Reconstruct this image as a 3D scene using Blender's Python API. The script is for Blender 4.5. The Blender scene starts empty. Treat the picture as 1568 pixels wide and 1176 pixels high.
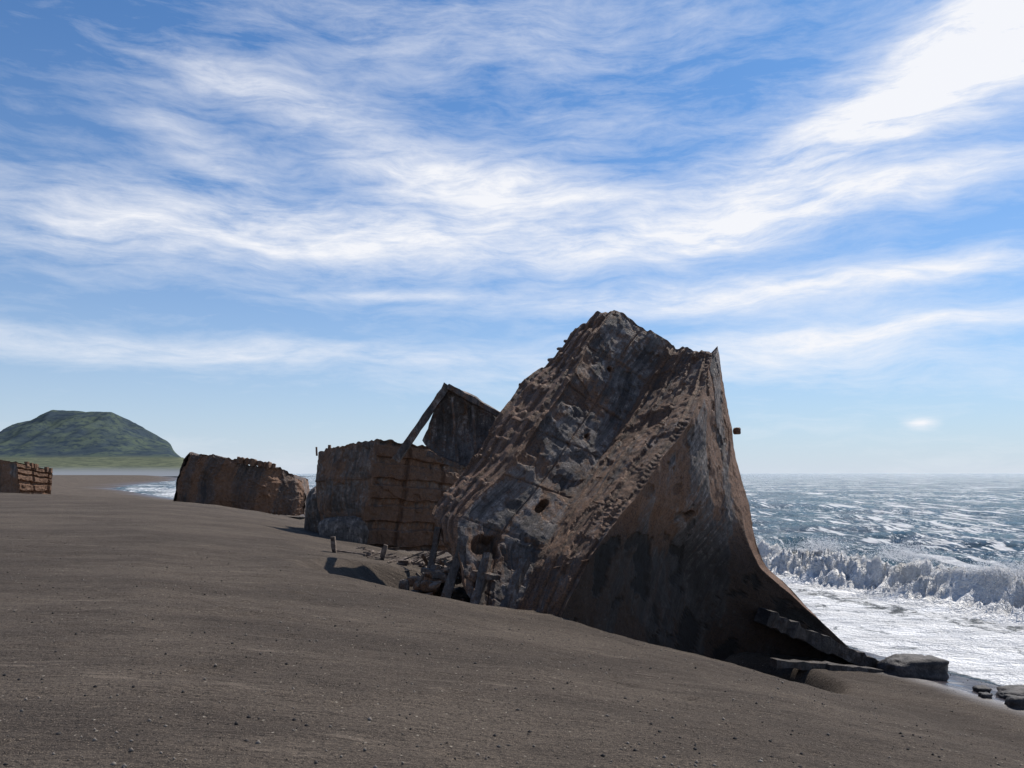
import bpy, math, random
import numpy as np
from mathutils import Vector, Matrix
random.seed(4); rng=np.random.default_rng(7)
scene=bpy.context.scene

# ------------------------------------------------------------ noise
def _h(ix,iy,iz,seed):
    n=(ix.astype(np.int64)*374761393+iy.astype(np.int64)*668265263+iz.astype(np.int64)*2147483647+seed*974634777)&0xFFFFFFFF
    n=((n^(n>>13))*1274126177)&0xFFFFFFFF
    n=((n^(n>>16))*2246822519)&0xFFFFFFFF
    n=n^(n>>15)
    return (n&0xFFFFFF)/float(0xFFFFFF)
def vn(x,y,z=None,seed=0):
    x=np.asarray(x,float); y=np.asarray(y,float)
    xi,yi=np.floor(x),np.floor(y)
    fx,fy=x-xi,y-yi
    fx=fx*fx*(3-2*fx);fy=fy*fy*(3-2*fy)
    if z is None:
        zi=np.zeros_like(xi); zs=((0,None),)
    else:
        z=np.asarray(z,float); zi=np.floor(z); fz=z-zi; fz=fz*fz*(3-2*fz); zs=((0,1-fz),(1,fz))
    r=0
    for c,wz in zs:
        for a in (0,1):
            for b in (0,1):
                w=(fx if a else 1-fx)*(fy if b else 1-fy)
                if wz is not None: w=w*wz
                r=r+w*_h(xi+a,yi+b,zi+c,seed)
    return r*2-1
def fbm(x,y,z=None,o=4,seed=0,g=0.5):
    r=0;a=1.0;f=1.0;t=0
    for i in range(o):
        r=r+a*vn(x*f,y*f,None if z is None else z*f,seed+i*17); t+=a; a*=g; f*=2.03
    return r/t
def ss(a,b,x):
    t=np.clip((x-a)/(b-a),0,1); return t*t*(3-2*t)

# ------------------------------------------------------------ node helper
class NT:
    def __init__(s,tree): s.t=tree; s.n=tree.nodes; s.l=tree.links
    def put(s,v,sock):
        if isinstance(v,bpy.types.NodeSocket): s.l.new(v,sock)
        elif isinstance(v,(tuple,list)):
            v=tuple(v); k=len(sock.default_value); sock.default_value=(v+(1.0,))[:k] if len(v)<k else v[:k]
        else: sock.default_value=v
    def m(s,op,a,b=0.0,c=None,clamp=False):
        n=s.n.new('ShaderNodeMath'); n.operation=op; n.use_clamp=clamp
        s.put(a,n.inputs[0]); s.put(b,n.inputs[1])
        if c is not None: s.put(c,n.inputs[2])
        return n.outputs[0]
    def mr(s,v,a,b,c=0.0,d=1.0,smooth=True):
        n=s.n.new('ShaderNodeMapRange'); n.interpolation_type='SMOOTHSTEP' if smooth else 'LINEAR'
        s.put(v,n.inputs['Value']); 
        for k,x in (('From Min',a),('From Max',b),('To Min',c),('To Max',d)): s.put(x,n.inputs[k])
        return n.outputs[0]
    def mix(s,f,a,b,mode='MIX'):
        n=s.n.new('ShaderNodeMix'); n.data_type='RGBA'; n.blend_type=mode
        s.put(f,n.inputs[0]); s.put(a,n.inputs[6]); s.put(b,n.inputs[7]); return n.outputs[2]
    def noise(s,vec,scale,detail=4,rough=0.5,dist=0.0):
        n=s.n.new('ShaderNodeTexNoise'); s.put(vec,n.inputs['Vector']); n.inputs['Scale'].default_value=scale
        n.inputs['Detail'].default_value=detail; n.inputs['Roughness'].default_value=rough; n.inputs['Distortion'].default_value=dist
        return n.outputs['Fac']
    def voro(s,vec,scale,feat='F1'):
        n=s.n.new('ShaderNodeTexVoronoi'); n.feature=feat; s.put(vec,n.inputs['Vector']); n.inputs['Scale'].default_value=scale
        return n.outputs['Distance']
    def map(s,vec,scale=(1,1,1),rot=(0,0,0),loc=(0,0,0)):
        n=s.n.new('ShaderNodeMapping'); s.put(vec,n.inputs['Vector']); n.inputs['Scale'].default_value=scale
        n.inputs['Rotation'].default_value=rot; n.inputs['Location'].default_value=loc; return n.outputs[0]
    def comb(s,x,y,z):
        n=s.n.new('ShaderNodeCombineXYZ'); s.put(x,n.inputs[0]); s.put(y,n.inputs[1]); s.put(z,n.inputs[2]); return n.outputs[0]
    def attr(s,name):
        n=s.n.new('ShaderNodeAttribute'); n.attribute_name=name; return n
    def bump(s,h,strength=0.5,dist=0.05,normal=None):
        n=s.n.new('ShaderNodeBump'); s.put(h,n.inputs['Height']); n.inputs['Strength'].default_value=strength; n.inputs['Distance'].default_value=dist
        if normal is not None: s.put(normal,n.inputs['Normal'])
        return n.outputs[0]
def newmat(name):
    m=bpy.data.materials.new(name); m.use_nodes=True; t=NT(m.node_tree)
    b=m.node_tree.nodes['Principled BSDF']
    g=m.node_tree.nodes.new('ShaderNodeNewGeometry').outputs['Position']
    return m,t,b,g

# ------------------------------------------------------------ mesh helper
def mkobj(name,verts,faces,mat=None,attrs=None,smooth=True,parent=None):
    me=bpy.data.meshes.new(name)
    verts=np.asarray(verts,np.float32)
    if isinstance(faces,np.ndarray):
        nf=len(faces)
        me.vertices.add(len(verts)); me.vertices.foreach_set('co',verts.ravel())
        me.loops.add(nf*4); me.loops.foreach_set('vertex_index',faces.astype(np.int32).ravel())
        me.polygons.add(nf); me.polygons.foreach_set('loop_start',np.arange(nf,dtype=np.int32)*4)
        me.update(calc_edges=True); me.validate()
    else:
        me.from_pydata(verts.tolist(),[],faces)
    if attrs:
        for k,v in attrs.items():
            v=np.asarray(v,np.float32)
            a=me.attributes.new(k,'FLOAT' if v.ndim==1 else 'FLOAT_VECTOR','POINT')
            a.data.foreach_set('value' if v.ndim==1 else 'vector',v.ravel())
    me.polygons.foreach_set('use_smooth',np.full(len(me.polygons),smooth))
    me.update()
    o=bpy.data.objects.new(name,me); scene.collection.objects.link(o)
    if mat: me.materials.append(mat)
    if parent: o.parent=parent
    return o
def gridfaces(nr,nc,off=0):
    i=np.arange(nr-1)[:,None]*nc+np.arange(nc-1)[None,:]
    i=i.ravel()+off
    return np.stack([i,i+1,i+nc+1,i+nc],1)
def axis(lo,hi,step,far_lo,far_hi,g=1.09):
    c=list(np.arange(lo,hi,step)); s=step; x=c[-1]
    while x<far_hi: s*=g; x+=s; c.append(x)
    s=step; x=c[0]; l=[]
    while x>far_lo: s*=g; x-=s; l.append(x)
    return np.array(l[::-1]+c)

# ------------------------------------------------------------ coast layout (metres)
SY=np.array([-400,0,16.2,18.4,60,98,135,235,300,540,2200,5000.])
SX=np.array([196.6,17.8,10.6,9.6,-9.0,-26,-56,-119,-145,-228,-930,-2200.])
def shore(Y): return np.interp(Y,SY,SX)
def sdist(X,Y): return (shore(Y)-X)*0.913
ps=np.linspace(-80,400,9601)
pz=np.interp(ps,[-80,-30,-4,0,2.5,5.0,7.0,8.1,10,13,16.3,28,60,400],[-6,-3,-.45,0,.28,.60,1.00,1.60,2.02,2.56,2.9,3.03,3.1,3.3])
kk=np.hanning(13);kk/=kk.sum(); pz=np.convolve(np.pad(pz,6,'edge'),kk,'valid')
def prof(s): return np.interp(s,ps,pz)
# trodden marks in the berm
_r=np.random.default_rng(12); FP=[(_r.uniform(-3.5,4),_r.uniform(4.6,12),_r.uniform(.05,.10),_r.uniform(0,3.14)) for _ in range(46)]
def ground(X,Y):
    s=sdist(X,Y)
    s=s+(0.22*vn(X*.25,Y*.25,seed=5)+.10*vn(X*1.1,Y*1.1,seed=6))*ss(0,4,np.abs(s))
    w=1+1.9*ss(44,95,Y)
    z=prof(s/np.where(s>0,w,1))
    e1=np.sqrt(((X+1.6)/3.0)**2+((Y-16.5)/3.3)**2)+.08*vn(X*.8,Y*.8,seed=15)
    z=z-0.74*ss(1.0,.6,e1)
    e2=np.sqrt(((X-3.3)/3.2)**2+((Y-15.2)/3.0)**2)+.06*vn(X*.8,Y*.8,seed=16)
    z=z-0.95*ss(1.0,.68,e2)
    z=z+0.15*np.exp(-((X+3.8)/1.3)**2-((Y-15.2)/2.6)**2)
    z=z+ (0.05*fbm(X*.35,Y*.35,o=3,seed=9)+0.026*fbm(X*1.4,Y*3.2,o=4,seed=3)+.012*fbm(X*5,Y*6,o=2,seed=13)*(np.hypot(X,Y)<25))*ss(-1,3,s)
    return z

# ------------------------------------------------------------ materials
def sand_material():
    m,t,b,g=newmat('black_sand')
    big=t.noise(t.map(g,(.6,1.4,1)),.45,5,.7)
    fine=t.noise(g,30,4,.8); grain=t.noise(g,110,2,.6)
    c=t.mix(t.mr(big,.38,.62),(.078,.062,.050,1),(.128,.102,.080,1))
    c=t.mix(t.mr(fine,.47,.63,0,.75),c,(.030,.025,.022,1))
    c=t.mix(t.mr(grain,.57,.69,0,.85),c,(.31,.25,.19,1))
    v=t.voro(g,8)
    c=t.mix(t.mr(v,.05,.10,.9,0),c,(.40,.35,.28,1))
    streak=t.noise(t.map(g,(.45,2.6,1),(0,0,.12)),1.1,7,.78)
    c=t.mix(t.mr(streak,.57,.68,0,.60),c,(.23,.185,.145,1))
    c=t.mix(t.mr(streak,.44,.34,0,.4),c,(.045,.036,.030,1))
    wet=t.attr('wet').outputs['Fac']
    c=t.mix(wet,c,(.050,.044,.052,1))
    t.put(c,b.inputs['Base Color'])
    t.put(t.mr(wet,0,1,.95,.14,False),b.inputs['Roughness'])
    t.put(t.mr(wet,0,1,.12,.8,False),b.inputs['Specular IOR Level'])
    rip=t.noise(t.map(g,(1.0,5,1),(0,0,.1)),2.4,5,.75)
    h=t.m('ADD',t.m('MULTIPLY',fine,.7),t.m('MULTIPLY',rip,1.6))
    h=t.m('MULTIPLY',h,t.m('SUBTRACT',1.0,wet))
    t.put(t.bump(h,1.0,.05),b.inputs['Normal'])
    return m
def wreck_material(name,rusty=1.0,tint=(.15,.14,.14),bd=.035):
    m,t,b,g=newmat(name)
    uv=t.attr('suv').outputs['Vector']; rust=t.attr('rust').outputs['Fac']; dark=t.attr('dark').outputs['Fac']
    n1=t.noise(g,.8,6,.68,.3); n2=t.noise(g,6.5,6,.78,.2); n3=t.noise(g,28,3,.7)
    st=t.noise(t.map(uv,(5.5,.30,1)),1.3,6,.75,.15)
    c=t.mix(t.mr(n1,.40,.60),tuple(x*.64 for x in tint)+(1,),tuple(x*1.2 for x in tint)+(1,))
    c=t.mix(t.mr(n2,.51,.62,0,.75),c,(.028,.022,.020,1))
    c=t.mix(t.mr(st,.50,.62,0,.55),c,(.036,.028,.024,1))
    pale=t.mr(t.m('ADD',t.m('MULTIPLY',st,-.6),t.m('MULTIPLY',n2,-.5)),-.53,-.44,0,.85)
    c=t.mix(pale,c,tuple(x*2.4 for x in tint)+(1,))
    rf=t.m('ADD',t.m('MULTIPLY',rust,.62*rusty),t.m('MULTIPLY',t.m('SUBTRACT',st,.5),-1.6))
    rf=t.m('ADD',rf,t.m('MULTIPLY',t.m('SUBTRACT',n2,.5),1.3))
    rc=t.mix(t.mr(n3,.35,.65),(.075,.036,.021,1),(.33,.165,.080,1))
    c=t.mix(t.mr(rf,.08,.60,0,.85),c,rc)
    c=t.mix(t.mr(n3,.53,.66,0,.6),c,(.024,.019,.017,1))
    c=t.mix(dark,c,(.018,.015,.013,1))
    t.put(c,b.inputs['Base Color']); b.inputs['Roughness'].default_value=.72; b.inputs['Specular IOR Level'].default_value=.3
    h=t.m('ADD',t.m('MULTIPLY',n2,1.1),t.m('MULTIPLY',n3,.45)); h=t.m('ADD',h,t.m('MULTIPLY',st,1.2))
    t.put(t.bump(h,1.0,bd),b.inputs['Normal'])
    return m
MW=wreck_material('weathered_hull_plating',1.0,(.158,.134,.120),.045)
MW2=wreck_material('weathered_hull_plating_brown',1.05,(.155,.126,.106),.045)
MWR=wreck_material('rusted_hull_plating',1.2,(.165,.130,.110),.10)
MS=sand_material()

# ------------------------------------------------------------ beach
xs=axis(-6,9,.07,-4500,60,1.07); ys=axis(3.4,18.5,.075,-60,5200,1.05)
X,Y=np.meshgrid(xs,ys); Z=ground(X,Y); S=sdist(X,Y)
far=ss(300,1500,Y)
Z=Z*(1-far*.3)
for fx_,fy_,fr,fa in FP:
    i0,i1=np.searchsorted(xs,[fx_-.5,fx_+.5]); j0,j1=np.searchsorted(ys,[fy_-.5,fy_+.5])
    sx_=X[j0:j1,i0:i1]-fx_; sy_=Y[j0:j1,i0:i1]-fy_
    p=sx_*math.cos(fa)+sy_*math.sin(fa); q=-sx_*math.sin(fa)+sy_*math.cos(fa)
    e=np.sqrt((p/(fr*2.0))**2+(q/fr)**2)
    Z[j0:j1,i0:i1]+=-.022*np.exp(-e**2)+.010*np.exp(-((e-1.7)/.5)**2)
wet=ss(2.8,1.3,S+.35*vn(X*.5,Y*.5,seed=31))
beach=mkobj('beach_sand',np.stack([X,Y,Z],-1).reshape(-1,3),gridfaces(len(ys),len(xs)),MS,{'wet':wet.ravel()})

# ------------------------------------------------------------ sea
def sea_material():
    m,t,b,g=newmat('sea_water')
    foam=t.attr('foam').outputs['Fac']
    n=t.noise(t.map(g,(1,1,1),(0,0,.42)),1.1,7,.75,.6)
    f=t.m('ADD',foam,t.m('MULTIPLY',t.m('SUBTRACT',n,.5),1.9))
    f=t.mr(f,.34,.60)
    w1=t.noise(t.map(g,(3.4,1.5,.1),(0,0,-.12)),1.0,3,.65)
    w3=t.noise(t.map(g,(1.7,.42,.1),(0,0,-.08)),1.0,3,.65)
    w4=t.noise(t.map(g,(.60,.06,.1),(0,0,-.05)),1.0,3,.65)
    w2=t.noise(t.map(g,(.05,.03,.1),(0,0,.3)),1.3,4,.65)
    lift=t.m('MULTIPLY',w2,.36)
    a1=t.mr(t.m('ADD',w1,lift),.79,.83,0,.95); a3=t.mr(t.m('ADD',w3,lift),.765,.81,0,.95); a4=t.mr(t.m('ADD',w4,lift),.745,.79,0,.95)
    fl=t.m('MAXIMUM',t.m('MAXIMUM',a1,a3),a4)  # sun glitter painted as white flecks in the water colour
    ff=t.m('MAXIMUM',f,fl)
    deep=t.mix(t.mr(t.noise(t.map(g,(.6,1.4,1),(0,0,.42)),.10,4,.6),.4,.6),(.005,.045,.085,1),(.010,.090,.130,1))
    near=t.mix(t.mr(foam,0,.5),deep,(.20,.21,.20,1))
    c=t.mix(ff,near,(.93,.93,.92,1))
    t.put(c,b.inputs['Base Color'])
    glit=t.mr(w3,.48,.60,.08,.42)
    t.put(t.m('MAXIMUM',glit,t.m('MULTIPLY',ff,.7)),b.inputs['Roughness'])
    b.inputs['IOR'].default_value=1.33
    h=t.noise(t.map(g,(.6,1,1),(0,0,.42)),.9,6,.74,.3)
    t.put(t.bump(h,1.0,1.4),b.inputs['Normal'])
    return m
MSEA=sea_material()
xs=axis(4,30,.11,-6000,26000,1.055); ys=axis(14,46,.12,-300,30000,1.055)
X,Y=np.meshgrid(xs,ys); S=-sdist(X,Y)          # offshore positive
T=Y
near=ss(400,60,np.hypot(X,Y))
So=S+1.0*vn(T*.10,T*0,seed=2)+.35*vn(T*.45,T*0,seed=4)
def crest(c,ws,wl):
    d=So-c
    return np.exp(-(np.where(d<0,d/ws,d/wl))**2)
strength=.85+.40*vn(T*.16,T*0,seed=8)
wave=crest(9.6,.60,2.4)*1.25*strength
wave2=crest(20,1.7,3.0)*.45+crest(32,2.4,4)*.35+crest(47,3,6)*.35+crest(66,4,8)*.4
chop=fbm(X*.25+Y*.1,Y*.35,o=4,seed=12)*.24+.05*fbm(X*1.2,Y*1.5,o=3,seed=17)
sw=.18*np.sin((S+6*vn(X*.03,Y*.03,seed=3))*.33)*ss(30,60,S)
wash=ss(-.5,3,S)
turb=np.exp(-(np.where(So<8.9,(So-8.9)/1.35,(So-8.9)/.8))**2)
XR=X*.91+Y*.41; YR=Y*.91-X*.41
def bil(f,sd):
    q=vn(XR*f+.6*vn(XR*f*.7,YR*f*.7,seed=sd+50),YR*f,seed=sd); return 1-np.abs(q)
billow=bil(.9,21)*.30+bil(2.1,22)*.30+bil(4.4,23)*.24+bil(8.3,24)*.16
clump=ss(-.45,.25,fbm(X*.35,Y*.35,o=3,seed=44)+.08)
splash=turb*(.30+.80*clump)*np.clip((billow-.35)/.65,0,1)**1.5*1.45
Z=near*(wave+wave2*ss(0,14,S)+chop*ss(2,14,S)+sw)+splash*near
Z+=.045*fbm(X*1.5,Y*1.5,o=4,seed=6)*wash*near
Z=np.where(S<-3,-.4,Z+.02)
Z[Z<-.25]=-.25
foam=.66*ss(-.2,.4,S)*ss(9.8,7.2,So)+1.0*turb*(.55+.45*clump)
foam-=.22*np.exp(-((So-6.2)/.7)**2)
foam+=.62*np.exp(-((So-16)/2.4)**2)*ss(-.2,.3,vn(X*.12,Y*.09,seed=71))
foam+=.22*crest(20,1.2,.6)*ss(-.2,.4,vn(X*.3,Y*.3,seed=72))
foam+=.45*ss(-.05,.10,S)*ss(.55,.15,S)
foam=np.clip(foam,0,1.3)*near
sea=mkobj('sea',np.stack([X,Y,Z],-1).reshape(-1,3),gridfaces(len(ys),len(xs)),MSEA,{'foam':foam.ravel()})

def blobs(n,posf,sizef,seed):
    r=np.random.default_rng(seed); V=[];F=[]
    o8=[(0,2,4),(2,1,4),(1,3,4),(3,0,4),(2,0,5),(1,2,5),(3,1,5),(0,3,5)]
    o6=np.array([[1,0,0],[-1,0,0],[0,1,0],[0,-1,0],[0,0,1],[0,0,-1.]])
    k=0
    for i in range(n):
        p=posf(r); s=sizef(r)
        v=o6*(s*(.6+.8*r.random((6,1)))); V.append(v+p)
        F+= [(a+k,b+k,c+k) for a,b,c in o8]; k+=6
    return np.concatenate(V),F
ty=np.linspace(20,52,600); tn=vn(ty*.55,ty*0,seed=8); tw=vn(ty*.10,ty*0,seed=2)
def spraypos(r):
    while True:
        y=r.uniform(20,50); a=float(np.interp(y,ty,tn))
        if r.random()<.1+max(0,a+.2): break
    up=abs(r.normal(0,.18))
    off=9.0-float(np.interp(y,ty,tw))+r.normal(0,.42)
    return np.array([shore(y)+off/.913,y,1.15+.5*max(0,a+.3)*r.random()+up])
V,F=blobs(38000,spraypos,lambda r:.005+.015*r.random()**3,3)
mf,t,b,g=newmat('sea_foam'); b.inputs['Base Color'].default_value=(.88,.88,.88,1); b.inputs['Roughness'].default_value=.6
mkobj('sea_spray',V,F,mf)

# ------------------------------------------------------------ hill
def hill_material():
    m,t,b,g=newmat('hill_grass_and_scrub')
    n=t.noise(g,.012,7,.70); n2=t.noise(g,.045,5,.75)
    geo=t.n.new('ShaderNodeNewGeometry'); sx=t.n.new('ShaderNodeSeparateXYZ'); t.l.new(geo.outputs['Position'],sx.inputs[0])
    c=t.mix(t.mr(n,.38,.62),(.048,.066,.080,1),(.082,.105,.082,1))  # aerial haze is put into these bluish scrub colours
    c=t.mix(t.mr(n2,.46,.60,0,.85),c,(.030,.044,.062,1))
    low=t.mr(t.m('ADD',sx.outputs[2],t.m('MULTIPLY',n,16)),40,54,1,0)
    grass=t.mix(t.mr(n2,.42,.58),(.075,.088,.066,1),(.128,.142,.094,1))
    c=t.mix(low,c,grass)
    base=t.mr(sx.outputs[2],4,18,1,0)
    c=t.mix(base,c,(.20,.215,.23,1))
    t.put(c,b.inputs['Base Color']); b.inputs['Roughness'].default_value=1; b.inputs['Specular IOR Level'].default_value=0
    return m
hx=np.linspace(-2600,-300,460); hy=np.linspace(900,3300,280)
HX,HY=np.meshgrid(hx,hy)
px=[-2600,-2100,-1750,-1437,-1382,-1327,-1272,-1116,-1060,-1000,-957,-948,-925,-905,-850]
pz_=[20,30,60,90,132,150,174,168,140,108,84,64,40,18,-4]
H=np.interp(HX+ (HY-2200)*.42,px,pz_)
yr=(HY-2200)
top=np.maximum(H-38,0)*np.where(yr<0,ss(-560,-60,yr)**.8,ss(900,0,yr))
rough=fbm(HX*.006,HY*.006,o=5,seed=14)
gully=np.abs(fbm(HX*.014,HY*.005,o=5,seed=19))
top*=1+.10*rough-.30*gully*ss(122,95,top)-.04*gully
apron=np.minimum(H,38)*ss(-1250,-500,yr)
HZ=top+apron*(1+.15*rough)+1.2
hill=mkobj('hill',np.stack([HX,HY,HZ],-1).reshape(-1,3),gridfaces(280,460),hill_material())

# ------------------------------------------------------------ wreck building
def catmull(P,n):
    P=np.asarray(P,float); k=len(P); out=[]
    Q=np.vstack([2*P[0]-P[1],P,2*P[-1]-P[-2]])
    tt=np.linspace(0,k-1,n)
    for t_ in tt:
        i=min(int(t_),k-2); f=t_-i
        a,b_,c,d=Q[i],Q[i+1],Q[i+2],Q[i+3]
        cr=.5*((2*b_)+(-a+c)*f+(2*a-5*b_+4*c-d)*f*f+(-a+3*b_-3*c+d)*f**3)
        out.append(.55*cr+.45*(b_*(1-f)+c*f))
    return np.array(out)
class Wreck:
    def __init__(s): s.V=[];s.F=[];s.uv=[];s.r=[];s.d=[];s.n=0
    def add(s,v,f,uv,r,d):
        s.F+= (np.asarray(f)+s.n).tolist() if not isinstance(f,list) else [[i+s.n for i in q] for q in f]
        s.V.append(v);s.uv.append(uv);s.r.append(r);s.d.append(d);s.n+=len(v)
    def patch(s,cols,nv,nu,kind='flat',rust=0.,jit=.06,flip=False,holes=(),amp=.035,k=1.0,jag=.0):
        C=[catmull(c,nv) for c in cols]
        if len(C)==2:
            u=np.linspace(0,1,nu)[None,:,None]; G=C[0][:,None,:]*(1-u)+C[1][:,None,:]*u
        else:
            G=np.stack([catmull([c[i] for c in C],nu) for i in range(nv)],0)
        U=np.zeros((nv,nu));Vv=np.zeros((nv,nu))
        U[:,1:]=np.cumsum(np.linalg.norm(np.diff(G,axis=1),axis=2),1); Vv[1:]=np.cumsum(np.linalg.norm(np.diff(G,axis=0),axis=2),0)
        Vm=Vv.mean(1,keepdims=True)+0*Vv
        du=np.gradient(G,axis=1); dv=np.gradient(G,axis=0); N=np.cross(du,dv); N/=np.linalg.norm(N,axis=2,keepdims=True)+1e-9
        if flip: N=-N
        uu=np.linspace(0,1,nu)[None,:]+np.zeros((nv,1)); vv=np.linspace(0,1,nv)[:,None]+np.zeros((1,nu))
        edge=ss(0,.05,uu)*ss(1,.95,uu)*ss(0,.02,vv)*ss(1,.98,vv)
        x,y,z=G[...,0]*k,G[...,1]*k,G[...,2]*k
        D=amp*fbm(x*1.1,y*1.1,z*1.1,o=4,seed=33); R=np.full((nv,nu),rust)+.45*fbm(x*.8,y*.8,z*.8,seed=50); K=np.zeros((nv,nu))
        if kind=='ribs':
            ph=Vm*k/.13+1.2*uu+1.0*vn(x*1.1,y*1.1,z*1.1,seed=60)+.5*vn(x*3,y*3,z*3,seed=62); saw=np.abs(ph%1-.5)*2
            msk=ss(.05,.35,fbm(x*1.1,y*1.1,z*1.1,o=4,seed=61))*ss(.42,.62,uu+.1*vn(x*2,y*2,z*2,seed=63))
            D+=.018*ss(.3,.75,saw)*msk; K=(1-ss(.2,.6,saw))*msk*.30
            lon=np.abs((uu*4.0+.5+.04*vn(x,y,z,seed=64))%1-.5)*2; D+=.05*ss(.80,.90,lon); R+=.5*ss(.7,.95,lon); K+=.40*ss(.55,.8,lon)*ss(.88,.8,lon)
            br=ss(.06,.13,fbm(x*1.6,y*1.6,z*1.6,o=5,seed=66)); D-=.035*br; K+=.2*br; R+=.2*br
        if kind=='beams':
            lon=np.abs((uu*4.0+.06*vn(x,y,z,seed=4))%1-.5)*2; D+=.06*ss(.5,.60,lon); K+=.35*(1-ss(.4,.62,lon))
            tr=np.abs((Vm*k/.62+.15*vn(x,y,z,seed=41))%1-.5)*2; D+=.03*ss(.82,.9,tr)*ss(0,.2,fbm(x,y,z,seed=43))
            br=ss(.06,.16,fbm(x*1.3,y*1.3,z*1.3,o=4,seed=67)); D-=.05*br
            R+=.45*ss(.5,.7,lon)
        if kind=='panels':
            tr=np.abs((vv*5.0+.06*vn(x,y,z,seed=45))%1-.5)*2; D+=.17*ss(.60,.70,tr)/k
            up=np.abs((U*k/1.5+.1)%1-.5)*2; D+=.11*ss(.86,.93,up)/k; K+=.25*(1-ss(.45,.72,tr)); R+=.3*(1-ss(.45,.72,tr))
            br=ss(.12,.2,fbm(x*1.2,y*1.2,z*1.2,o=3,seed=67)); D-=.05*br/k
        if kind=='plate':
            st=ss(.10,.15,fbm(x*.75,y*.75,z*.75,o=5,seed=78)); D-=.022*st; R+=.45*st
            st2=ss(.15,.21,fbm(x*2.1,y*2.1,z*2.1,o=4,seed=81)); D-=.03*st2; K+=.35*st2
            sm=np.abs((Vm*k/1.35+.02*vn(x*2,y*2,z*2,seed=88))%1-.5)*2; D-=.020*ss(.95,.98,sm); K+=.25*ss(.95,.98,sm); R+=.35*ss(.8,.97,sm)
            lm=np.abs((uu*2)%1-.5)*2; D-=.02*ss(.96,.985,lm); K+=.25*ss(.96,.985,lm); R+=.3*ss(.85,.97,lm)
        if kind=='hull':
            D+=.014*fbm(x*5,y*5,z*1.2,o=3,seed=79)
            st=ss(.02,.16,fbm(x*1.6,y*1.6,z*.40,o=5,seed=80)); R+=.7*st; D-=.018*st
            st2=ss(.16,.24,fbm(x*1.9,y*1.9,z*1.9,o=4,seed=83)); D-=.03*st2; K+=.3*st2
            R+=1.0*ss(.16,.02,uu)+1.3*ss(.88,.99,uu)
            K+=.80*ss(.68,.84,vv+.05*fbm(x,y,z,seed=86))  # undercut shade painted into the colour of the lower hull
        for (hu,hv,ru,rv,dep) in holes:
            e=np.sqrt(((uu-hu)/ru)**2+((vv-hv)/rv)**2)+.7*fbm(x*4,y*4,z*4,o=2,seed=9)
            D-=dep*ss(1.0,.6,e); R+=.6*ss(1.9,1.0,e); K+=.3*ss(1.,.7,e)  # holes also get painted shade in their colour, besides real depth
        G=G+N*(D*edge)[...,None]
        J=np.stack([fbm(x*1.6,y*1.6,z*1.6,o=4,seed=q) for q in (1,2,3)],-1)*jit
        J+=np.stack([vn(x*11,y*11,z*11,seed=q) for q in (7,8,9)],-1)*jit*.16
        if jag: J[...,2]+=ss(.05,0,vv)*jag*(vn(x*3.3,y*3.3,0*z,seed=99)+.7*vn(x*9,y*9,0*z,seed=98))
        G=G+J
        s.add(G.reshape(-1,3),gridfaces(nv,nu),(np.stack([U,Vv,0*U],-1)*k+np.array((0,0,len(s.V)*3.3))).reshape(-1,3),np.clip(R,0,2).ravel(),np.clip(K,0,1).ravel())
        return G
    def fan(s,ring,rust=.3,sink=0.):
        ring=np.asarray(ring); c=ring.mean(0)-np.array((0,0,sink)); n=len(ring)
        s.add(np.vstack([ring,c]),[[i,(i+1)%n,n] for i in range(n)],np.vstack([ring,c]),np.full(n+1,rust),np.full(n+1,.3))
    def beam(s,p,q,w,h,rust=.5,seg=6,dark=0.,rough=.25):
        p=np.array(p,float);q=np.array(q,float);d=q-p;L=np.linalg.norm(d);d/=L
        up=np.array([0,0,1.]) if abs(d[2])<.9 else np.array([1.,0,0]); a=np.cross(d,up);a/=np.linalg.norm(a);b_=np.cross(a,d)
        V=[]
        for i in range(seg+1):
            c=p+d*L*i/seg; k=1+rough*(random.random()-.5)*1.6
            for sa,sb in ((-1,-1),(1,-1),(1,1),(-1,1)):
                V.append(c+a*sa*w/2*k*(1+rough*(random.random()-.5))+b_*sb*h/2*k*(1+rough*(random.random()-.5)))
        F=[]
        for i in range(seg):
            for j in range(4): F.append([i*4+j,i*4+(j+1)%4,(i+1)*4+(j+1)%4,(i+1)*4+j])
        F.append([3,2,1,0]);F.append([seg*4+j for j in range(4)])
        V=np.array(V); s.add(V,F,V.copy(),np.full(len(V),rust),np.full(len(V),dark))
    def chunk(s,c,size,rust=.3,dark=0.,seed=0,n=10):
        c=np.array(c,float); size=np.array(size,float)
        th=np.linspace(0,math.pi,n); ph=np.linspace(0,2*math.pi,2*n,endpoint=True)
        TH,PH=np.meshgrid(th,ph,indexing='ij')
        P=np.stack([np.sin(TH)*np.cos(PH),np.sin(TH)*np.sin(PH),np.cos(TH)],-1)
        P=np.sign(P)*np.abs(P)**.6
        k=1+.30*fbm(P[...,0]*1.5+seed,P[...,1]*1.5,P[...,2]*1.5,o=3,seed=seed)
        Q=c+P*k[...,None]*size/2
        s.add(Q.reshape(-1,3),gridfaces(n,2*n),Q.reshape(-1,3),np.full(n*2*n,rust),np.full(n*2*n,dark))
    def make(s,name,mat,parent=None,smooth=False):
        return mkobj(name,np.concatenate(s.V),s.F,mat,{'suv':np.concatenate(s.uv),'rust':np.concatenate(s.r),'dark':np.concatenate(s.d)},smooth,parent)

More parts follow.
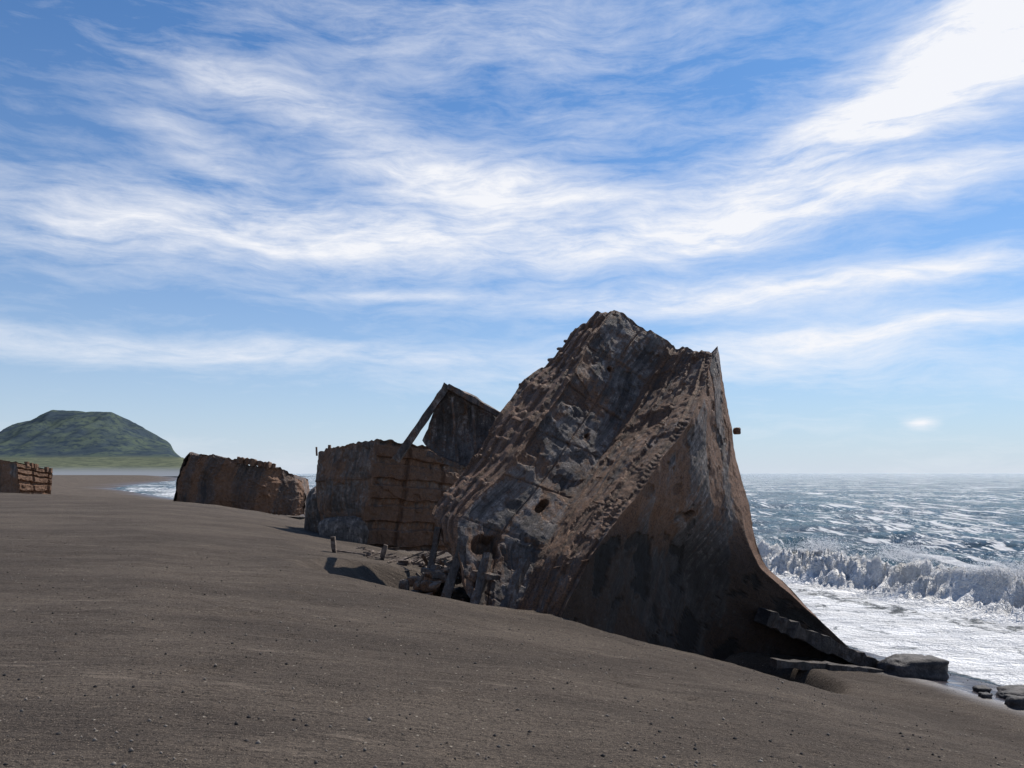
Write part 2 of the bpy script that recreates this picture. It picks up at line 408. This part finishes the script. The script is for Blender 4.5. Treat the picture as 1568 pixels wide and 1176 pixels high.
# --- main upturned hull
L =[(1.60,19.5,8.16),(.78,19.2,7.1),(.25,18.8,6.65),(-.30,18.2,5.85),(-.72,17.6,5.01),(-1.65,16.6,3.71),(-1.30,16.2,3.05)]
R1=[(2.46,18.75,8.50),(1.72,17.9,7.40),(1.31,17.3,6.59),(.61,16.6,5.58),(.01,15.95,4.70),(-1.06,15.15,3.56),(-.83,14.4,2.28)]
Vc=[(3.78,18.8,7.62),(3.14,18.35,6.66),(2.60,17.75,5.76),(2.01,17.05,4.97),(1.45,16.35,4.23),(.58,15.15,2.93),(-.10,14.2,1.59)]
R2=[(4.45,17.4,7.16),(4.09,16.65,6.37),(3.55,15.75,5.48),(2.90,15.15,4.8),(2.32,14.55,4.08),(1.39,13.8,3.06),(.65,13.45,1.62)]
M =[(4.70,18.0,7.26),(4.55,17.3,6.4),(4.19,16.7,5.40),(3.95,16.3,4.7),(3.66,16.0,3.90),(3.60,16.6,2.65),(4.6,17.4,.10)]
E =[(4.87,18.6,7.46),(4.93,18.3,6.4),(4.95,18.0,5.40),(5.0,17.8,4.7),(5.10,17.6,3.91),(5.45,17.2,2.45),(8.35,17.8,-.05)]
def shift(c,v): return [tuple(np.array(p)+np.array(v)) for p in c]
E2=[tuple(np.array(p)+np.array(o)) for p,o in zip(E,[(.02,.1,-.1),(.14,.24,-.05),(.20,.32,0),(.24,.36,0),(.30,.40,0),(.25,.36,0),(.05,.3,-.1)])]
LB=shift(L,(1.6,2.2,-.75)); EB=[tuple(np.array(p)+np.array((-.4,1.8,-.5))*(1 if i<5 else .6)) for i,p in enumerate(E2)]
w=Wreck(); NV=260
g0=w.patch([L,R1],NV,50,'beams',.75,.06,flip=True,jag=.07)
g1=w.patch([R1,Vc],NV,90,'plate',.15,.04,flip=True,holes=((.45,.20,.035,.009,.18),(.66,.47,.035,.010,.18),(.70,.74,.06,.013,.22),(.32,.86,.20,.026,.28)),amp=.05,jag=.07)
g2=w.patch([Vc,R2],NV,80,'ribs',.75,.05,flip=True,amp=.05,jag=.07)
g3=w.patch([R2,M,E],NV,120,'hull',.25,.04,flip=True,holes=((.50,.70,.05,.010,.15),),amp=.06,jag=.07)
g4b=w.patch([E,E2],NV,12,'flat',1.6,.04,flip=True,jag=.07)
g4=w.patch([E2,EB],NV,20,'flat',.95,.05,flip=True,jag=.07)
g5=w.patch([EB,LB],60,20,'flat',.5,.08,flip=True,jag=.07)
g6=w.patch([LB,L],NV,20,'beams',.6,.08,flip=True,jag=.07)
ring=[p for q in (g0,g1,g2,g3,g4b,g4,g5,g6) for p in q[0,:-1]]
w.fan(ring,.6,1.3)
def along(P,n,t0=0,t1=1):
    C=catmull(P,200); return [C[int((t0+(t1-t0)*random.random())*199)] for _ in range(n)]
for p in along(L,7,0,.85):
    w.chunk(p+np.array((.02,.05,-.01)),(random.uniform(.10,.22),.2,random.uniform(.05,.10)),.4,0,random.randint(1,99),6)
w.chunk((5.20,18.1,5.48),(.16,.2,.16),1.0,0,9,7)
for k in range(40):
    i=random.randint(5,NV-10); j=random.randint(20,76); p=g2[i,j]; q=p+np.array((random.uniform(-.16,.16),-.02,random.uniform(-.05,.05)))
    w.beam(p,q,random.uniform(.015,.035),random.uniform(.02,.04),.8,2)
for a,b_,ww in (((-.9,15.0,3.3),(-1.35,14.6,1.8),.20),((-.45,14.7,3.0),(-.75,14.1,1.65),.17),((.25,14.4,2.9),(-.35,13.7,1.65),.15),((.05,14.2,2.6),(-.05,13.75,1.6),.12),
              ((-1.5,15.9,3.4),(-1.75,15.4,1.8),.16),((-1.2,15.2,2.7),(-.3,14.3,2.6),.12),((-1.75,15.4,2.6),(-1.0,14.9,2.45),.14)):
    w.beam(a,b_,ww,ww*.8,.3,8,.4)
w.beam((5.4,16.9,1.42),(8.3,17.5,.10),.5,.30,.1,24,.65,.25)
w.beam((5.3,15.9,.66),(6.8,16.5,.42),.22,.14,.2,10,.6); w.beam((6.5,16.3,.46),(8.3,17.1,.10),.26,.2,.1,12,.6)
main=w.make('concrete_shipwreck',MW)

# --- broken hull section leaning on it
w=Wreck()
def prism(w,poly,ext,rust=.3):
    poly=np.array(poly,float); e=np.array(ext); k=len(poly)
    P=[]
    for i in range(k):
        a,b_=poly[i],poly[(i+1)%k]; m=max(2,int(np.linalg.norm(b_-a)/.12))
        for j in range(m): P.append(a+(b_-a)*j/m)
    P=np.array(P); J=np.stack([fbm(P[:,0]*3,P[:,1]*3,P[:,2]*3,o=3,seed=q) for q in (1,2,3)],-1)*.07; P=P+J
    m=len(P); V=np.vstack([P,P+e]); F=[list(range(m)),list(range(2*m-1,m-1,-1))]+[[i,i+m,(i+1)%m+m,(i+1)%m] for i in range(m)]
    w.add(V,F,V.copy(),np.full(2*m,rust),np.zeros(2*m))
prism(w,[(-1.72,19.8,6.55),(-1.5,19.8,6.70),(-.35,20.2,6.02),(-.55,19.6,4.9),(-1.30,19.5,4.62),(-2.0,19.7,5.05),(-2.28,19.8,5.3)],(.35,.9,-.05),.25)
w.beam((-2.92,19.7,4.83),(-1.62,19.75,6.72),.30,.18,.3,14,0,.2)
w.beam((-1.62,19.65,6.68),(-.35,20.0,6.0),.18,.13,.4,10)
w.beam((-2.1,19.6,5.0),(-1.25,19.4,4.65),.16,.12,.5,6); w.beam((-1.5,19.6,6.4),(-1.35,19.45,4.8),.07,.06,.5,5); w.beam((-1.0,19.8,6.2),(-.9,19.55,4.8),.07,.06,.5,5)
w.make('broken_hull_section',MW)

# --- second hull (bow-on, behind)
w=Wreck()
A0=[(-7.3,33.5,5.2),(-7.5,33.8,4.0),(-7.5,33.8,3.0),(-7.0,33.5,1.7)]
A1=[(-7.67,31,5.35),(-7.78,31,4.3),(-7.70,31,3.2),(-7.25,31,1.7)]
A2=[(-6.4,30.0,5.62),(-6.75,29.9,4.4),(-6.9,29.9,3.2),(-6.6,29.9,1.7)]
A3=[(-5.14,29.5,5.80),(-5.25,29.4,4.5),(-5.45,29.3,3.2),(-5.75,29.2,1.7)]
A4=[(-3.2,30.5,5.55),(-3.2,30.4,4.3),(-3.3,30.3,3.0),(-3.4,30.2,1.5)]
A5=[(-.65,32.5,5.1),(-.8,32,4.0),(-1.2,31.5,2.8),(-1.4,31.2,1.3)]
B0=[(.5,36.5,5.0),(.5,36.5,4.0),(.4,36.5,2.6),(.2,36.5,1.2)]; B1=[(-6.5,37,5.0),(-6.6,37,4.0),(-6.6,37,2.6),(-6.5,37,1.2)]
G=[]
kw=dict(jag=.06)
G.append(w.patch([A0,A1],60,20,'flat',.3,.10,**kw)); G.append(w.patch([A1,A2,A3],90,80,'plate',.35,.10,amp=.10,**kw))
G.append(w.patch([A3,A4,A5],120,120,'panels',.60,.10,**kw)); G.append(w.patch([A5,B0],40,20,'flat',.3,.08,**kw)); G.append(w.patch([B0,B1],30,30,'flat',.3,.08,**kw)); G.append(w.patch([B1,A0],30,20,'flat',.3,.08,**kw))
ring=[p for q in G for p in q[0,:-1]]; w.fan(ring,.3,.6)
w.beam((-7.15,30.7,5.2),(-7.15,30.7,5.62),.14,.10,.9,2)
w.beam((-7.72,31.0,5.2),(-7.74,31.0,5.55),.06,.06,.9,2)
w.chunk((-7.9,33.4,2.7),(1.5,2.2,2.6),.2,0,5,14)
w.chunk((-6.35,29.3,2.1),(1.7,.9,1.5),0,0,8,16)
w.make('concrete_shipwreck',MW2)

# --- third hull, further up the beach
w=Wreck()
C0=[(-30.2,76,6.1),(-31.2,76,4.4),(-31.8,76,1.0)]
C1=[(-29.0,70.8,6.40),(-29.8,70.2,4.6),(-30.2,69.7,1.0)]
C1b=[(-27.6,70.5,6.28),(-28.3,69.8,4.3),(-28.6,69.2,1.0)]
C2=[(-25.1,70.8,5.72),(-25.9,70.2,3.9),(-26.2,69.7,.9)]
C3=[(-21.6,71.7,4.95),(-21.9,71.0,3.2),(-22.5,70.4,.8)]
C4=[(-19.9,73.5,3.9),(-19.3,73.0,2.6),(-19.2,72.6,.6)]
C5=[(-20.2,78,4.0),(-20,78,2.6),(-20,78,.6)]
G=[w.patch([C0,C1],40,24,'flat',.3,.3,k=.4),w.patch([C1,C1b,C2,C3,C4],110,200,'beams',.45,.36,amp=.45,k=.5,jag=.18),w.patch([C4,C5],40,20,'flat',.4,.3,k=.4),w.patch([C5,C0],30,30,'flat',.4,.3,k=.4)]
w.fan([p for q in G for p in q[0,:-1]],.3,.5)
w.beam((-25.0,71.4,5.75),(-21.8,72.2,5.15),1.6,.5,.6,22,0,.4)
w.make('concrete_shipwreck',MWR)

# --- fourth hull, far left
w=Wreck()
D0=[(-50,69,5.8),(-50,69,4.4),(-50,69,2.0)]; D1=[(-42.7,67.5,5.55),(-42.5,67.5,4.2),(-42.3,67.5,2.0)]
D2=[(-42.3,72,4.75),(-42.3,72,3.8),(-42.4,72,2.0)]; D3=[(-50,75,5.4),(-50,75,3.8),(-50,75,2.0)]
G=[w.patch([D0,D1],60,80,'plate',.3,.22,amp=.2,k=.45),w.patch([D1,D2],90,70,'panels',.9,.15,k=.7),w.patch([D2,D3],30,30,'flat',.3,.2),w.patch([D3,D0],30,30,'flat',.3,.2)]
w.fan([p for q in G for p in q[0,:-1]],.3,.5)
for p in along([D1[0],D2[0]],7): w.beam(p-np.array((0,0,.2)),p+np.array((0,0,.22)),.25,.25,.9,2)
w.make('concrete_shipwreck',MW2)

# ------------------------------------------------------------ debris, driftwood, boulders, pebbles
def gz(x,y): return float(ground(np.array([x]),np.array([y]))[0])
w=Wreck()
for k in range(170):
    x=random.gauss(-1.45,.38); y=random.uniform(14.7,16.8); z=gz(x,y)+random.random()**1.2*1.25*math.exp(-((x+1.4)/.6)**2)
    a=random.uniform(0,6.28); l=random.uniform(.12,.5); e=random.uniform(-.6,1.0)
    d=np.array((math.cos(a)*math.cos(e),math.sin(a)*math.cos(e),math.sin(e)))*l
    w.beam((x,y,z),np.array((x,y,z))+d,random.uniform(.02,.13),random.uniform(.02,.08),random.choice((.1,.5,1.2)),3)
for k in range(30):
    x=random.gauss(-1.35,.32); y=random.uniform(14.8,16.4); w.chunk((x,y,gz(x,y)+random.uniform(.05,.85)),(random.uniform(.2,.5),random.uniform(.2,.4),random.uniform(.15,.4)),random.choice((.1,.8)),0,k+3,8)
w.make('rusted_wreck_debris',MW2)
md,t,b,g=newmat('bleached_driftwood'); n=t.noise(g,9,5,.6)
t.put(t.mix(t.mr(n,.35,.65),(.05,.032,.024,1),(.21,.16,.125,1)),b.inputs['Base Color']); b.inputs['Roughness'].default_value=.9
w=Wreck()
for k in range(62):
    x=random.gauss(-2.5,.75); y=random.uniform(19.2,23.5); z=gz(x,y)+.02+random.random()**2*.28
    a=random.gauss(0,1.1); l=random.uniform(.12,.7); d=np.array((math.cos(a),math.sin(a),random.uniform(-.05,.4)))*l
    w.beam((x,y,z),np.array((x,y,z))+d,random.uniform(.015,.06),random.uniform(.015,.05),0,5,0,.5)
for k in range(10):
    x=random.gauss(-2.4,.6); y=random.uniform(19.5,22.5); w.chunk((x,y,gz(x,y)+.06),(random.uniform(.15,.4),.3,random.uniform(.10,.28)),0,0,k+40,7)
w.beam((-4.75,21,gz(-4.75,21)-.1),(-4.80,21,gz(-4.75,21)+.42),.10,.11,0,5); w.beam((-3.45,20.6,gz(-3.45,20.6)-.1),(-3.32,20.6,gz(-3.4,20.6)+.40),.12,.12,0,5)
w.beam((-4.8,21.2,gz(-4.8,21)+.03),(-3.9,20.9,gz(-3.9,20.7)+.05),.04,.04,0,8)
w.make('driftwood',md)
mb,t,b,g=newmat('wet_basalt'); n=t.noise(g,6,6,.7)
t.put(t.mix(t.mr(n,.4,.65),(.022,.019,.018,1),(.075,.064,.060,1)),b.inputs['Base Color']); b.inputs['Roughness'].default_value=.7
t.put(t.bump(n,.8,.06),b.inputs['Normal'])
for i,(c,sz) in enumerate((((8.62,16.9,.12),(1.35,.7,.56)),((9.95,15.3,.13),(.9,.6,.28)),((9.35,15.6,.20),(.30,.3,.16)),((9.6,15.1,.27),(.34,.3,.16)),((9.25,14.3,.40),(.40,.35,.28)),((9.0,14.9,.42),(.2,.2,.12)))):
    w=Wreck(); w.chunk((c[0],c[1],gz(c[0],c[1])+sz[2]*.22),sz,0,0,i+11,22); o=w.make('boulder',mb,None,True)
mp,t,b,g=newmat('pebbles'); n=t.noise(g,3.3,1,.5)
t.put(t.mix(t.mr(n,.45,.6),(.022,.019,.018,1),(.20,.17,.14,1)),b.inputs['Base Color']); b.inputs['Roughness'].default_value=.9
rr=np.random.default_rng(5); NP=5000
py=3.4+17*rr.random(NP)**1.6; pxx=rr.uniform(-.72,.72,NP)*py; pzz=ground(pxx,py)
it=iter(np.stack([pxx,py,pzz+.003],1))
V,F=blobs(NP,lambda r:next(it),lambda r:.004+.014*r.random()**4,5)
mkobj('pebbles',V,F,mp)

# ------------------------------------------------------------ light
AZ,EL=math.radians(41),math.radians(50)
sv=Vector((math.sin(AZ)*math.cos(EL),math.cos(AZ)*math.cos(EL),math.sin(EL)))
sl=bpy.data.lights.new('sun','SUN'); sl.energy=5.0; sl.angle=math.radians(.53); sl.color=(1,.94,.86)
so=bpy.data.objects.new('sun',sl); so.rotation_euler=sv.to_track_quat('Z','Y').to_euler(); so.location=(20,20,40); scene.collection.objects.link(so)

world=bpy.data.worlds.new('World'); scene.world=world; world.use_nodes=True
world.cycles.sampling_method='MANUAL'; world.cycles.sample_map_resolution=256
t=NT(world.node_tree); bg=t.n['Background']
sky=t.n.new('ShaderNodeTexSky'); sky.sky_type='NISHITA'; sky.sun_disc=False; sky.sun_elevation=EL; sky.sun_rotation=AZ; sky.air_density=1.0; sky.dust_density=.4; sky.ozone_density=3
tc=t.n.new('ShaderNodeTexCoord').outputs['Generated']
sx=t.n.new('ShaderNodeSeparateXYZ'); t.l.new(tc,sx.inputs[0]); x,y,z=sx.outputs
az=t.m('MULTIPLY',t.m('ARCTAN2',x,y),57.2958); el=t.m('MULTIPLY',t.m('ARCSINE',z),57.2958)
wn=t.comb(t.m('MULTIPLY',az,.07),t.m('MULTIPLY',el,.14),0.0)
warp=t.m('MULTIPLY',t.m('SUBTRACT',t.noise(wn,1.4,2,.5),.5),2.8)
elw=t.m('ADD',el,warp)
blist=[(28,23.6,10,2.4,19,1.30),(33,27.5,6,2.0,24,.7),(15,19.3,5,1.2,12,.4),(-11,16.6,16,2.1,0,.98),(20,17.2,13,1.1,6,1.05),(-3,20.4,8,1.4,-6,.85),
 (-17,24.6,7,1.2,-9,.65),(-22,21,4,1.4,-25,.4),(-4,29.5,17,3.0,0,.36),(14,12.4,13,.9,2,.85),(25,9.4,9,.7,2,.85),(-22,8.4,13,.9,0,.62),(-29,14.8,7,1.6,4,.45),
 (27.6,3.25,.8,.28,0,1.3),(30,12.9,8,.7,5,.65),(8,7.5,16,1.2,0,.50),(-8,12.6,6,.30,2,.45),(8,24,9,3,5,.22),(0,19,24,4,3,.10),(22,8,14,4,0,.20),(110,25,30,8,0,.8),(-110,22,30,8,5,.8),(180,30,30,10,0,.7)]
tot=None
for (a0,e0,la,wb,tilt,st) in blist:
    c,s_=math.cos(math.radians(tilt)),math.sin(math.radians(tilt))
    da=t.m('SUBTRACT',az,a0); de=t.m('SUBTRACT',elw if wb>.5 else el,e0)
    p=t.m('ADD',t.m('MULTIPLY',da,c/la),t.m('MULTIPLY',de,s_/la)); q=t.m('SUBTRACT',t.m('MULTIPLY',de,c/wb),t.m('MULTIPLY',da,s_/wb))
    r=t.m('ADD',t.m('MULTIPLY',p,p),t.m('MULTIPLY',q,q))
    gss=t.m('MULTIPLY',t.m('EXPONENT',t.m('MULTIPLY',r,-.7)),st)
    tot=gss if tot is None else t.m('ADD',tot,gss)
cv=t.comb(az,elw,0.0)
s1=t.noise(t.map(cv,(.05,.30,1),(0,0,-.12)),1.0,7,.62,.15)
s2=t.noise(t.map(cv,(.22,1.0,1),(0,0,-.22)),1.0,8,.68,.25)
nn=t.m('ADD',t.m('MULTIPLY',t.m('SUBTRACT',s1,.5),2.1),t.m('MULTIPLY',t.m('SUBTRACT',s2,.5),1.7))
cov=t.m('ADD',t.m('MULTIPLY',tot,.90),t.m('MULTIPLY',nn,t.m('ADD',.34,t.m('MULTIPLY',tot,.75))))
mask=t.mr(cov,.03,1.12,0,.97,False)
haze=t.m('EXPONENT',t.m('MULTIPLY',t.m('MAXIMUM',el,0.0),-.105))
skc=t.mix(1.0,sky.outputs[0],(.044,.082,.114,1),'MULTIPLY')
base=t.mix(t.m('MULTIPLY',haze,.92),skc,(.66,.72,.82,1))
col=t.mix(mask,base,(.93,.94,.98,1))
t.put(col,bg.inputs['Color']); bg.inputs['Strength'].default_value=1.0

# ------------------------------------------------------------ camera
cam=bpy.data.cameras.new('camera'); cam.lens=27.55; cam.sensor_width=36; cam.shift_y=.0874; cam.clip_end=80000; cam.clip_start=.1
co=bpy.data.objects.new('camera',cam); co.location=(0,0,4.5); co.rotation_euler=(math.pi/2,0,0); scene.collection.objects.link(co); scene.camera=co
scene.view_settings.view_transform='Standard'; scene.view_settings.look='None'; scene.view_settings.exposure=0
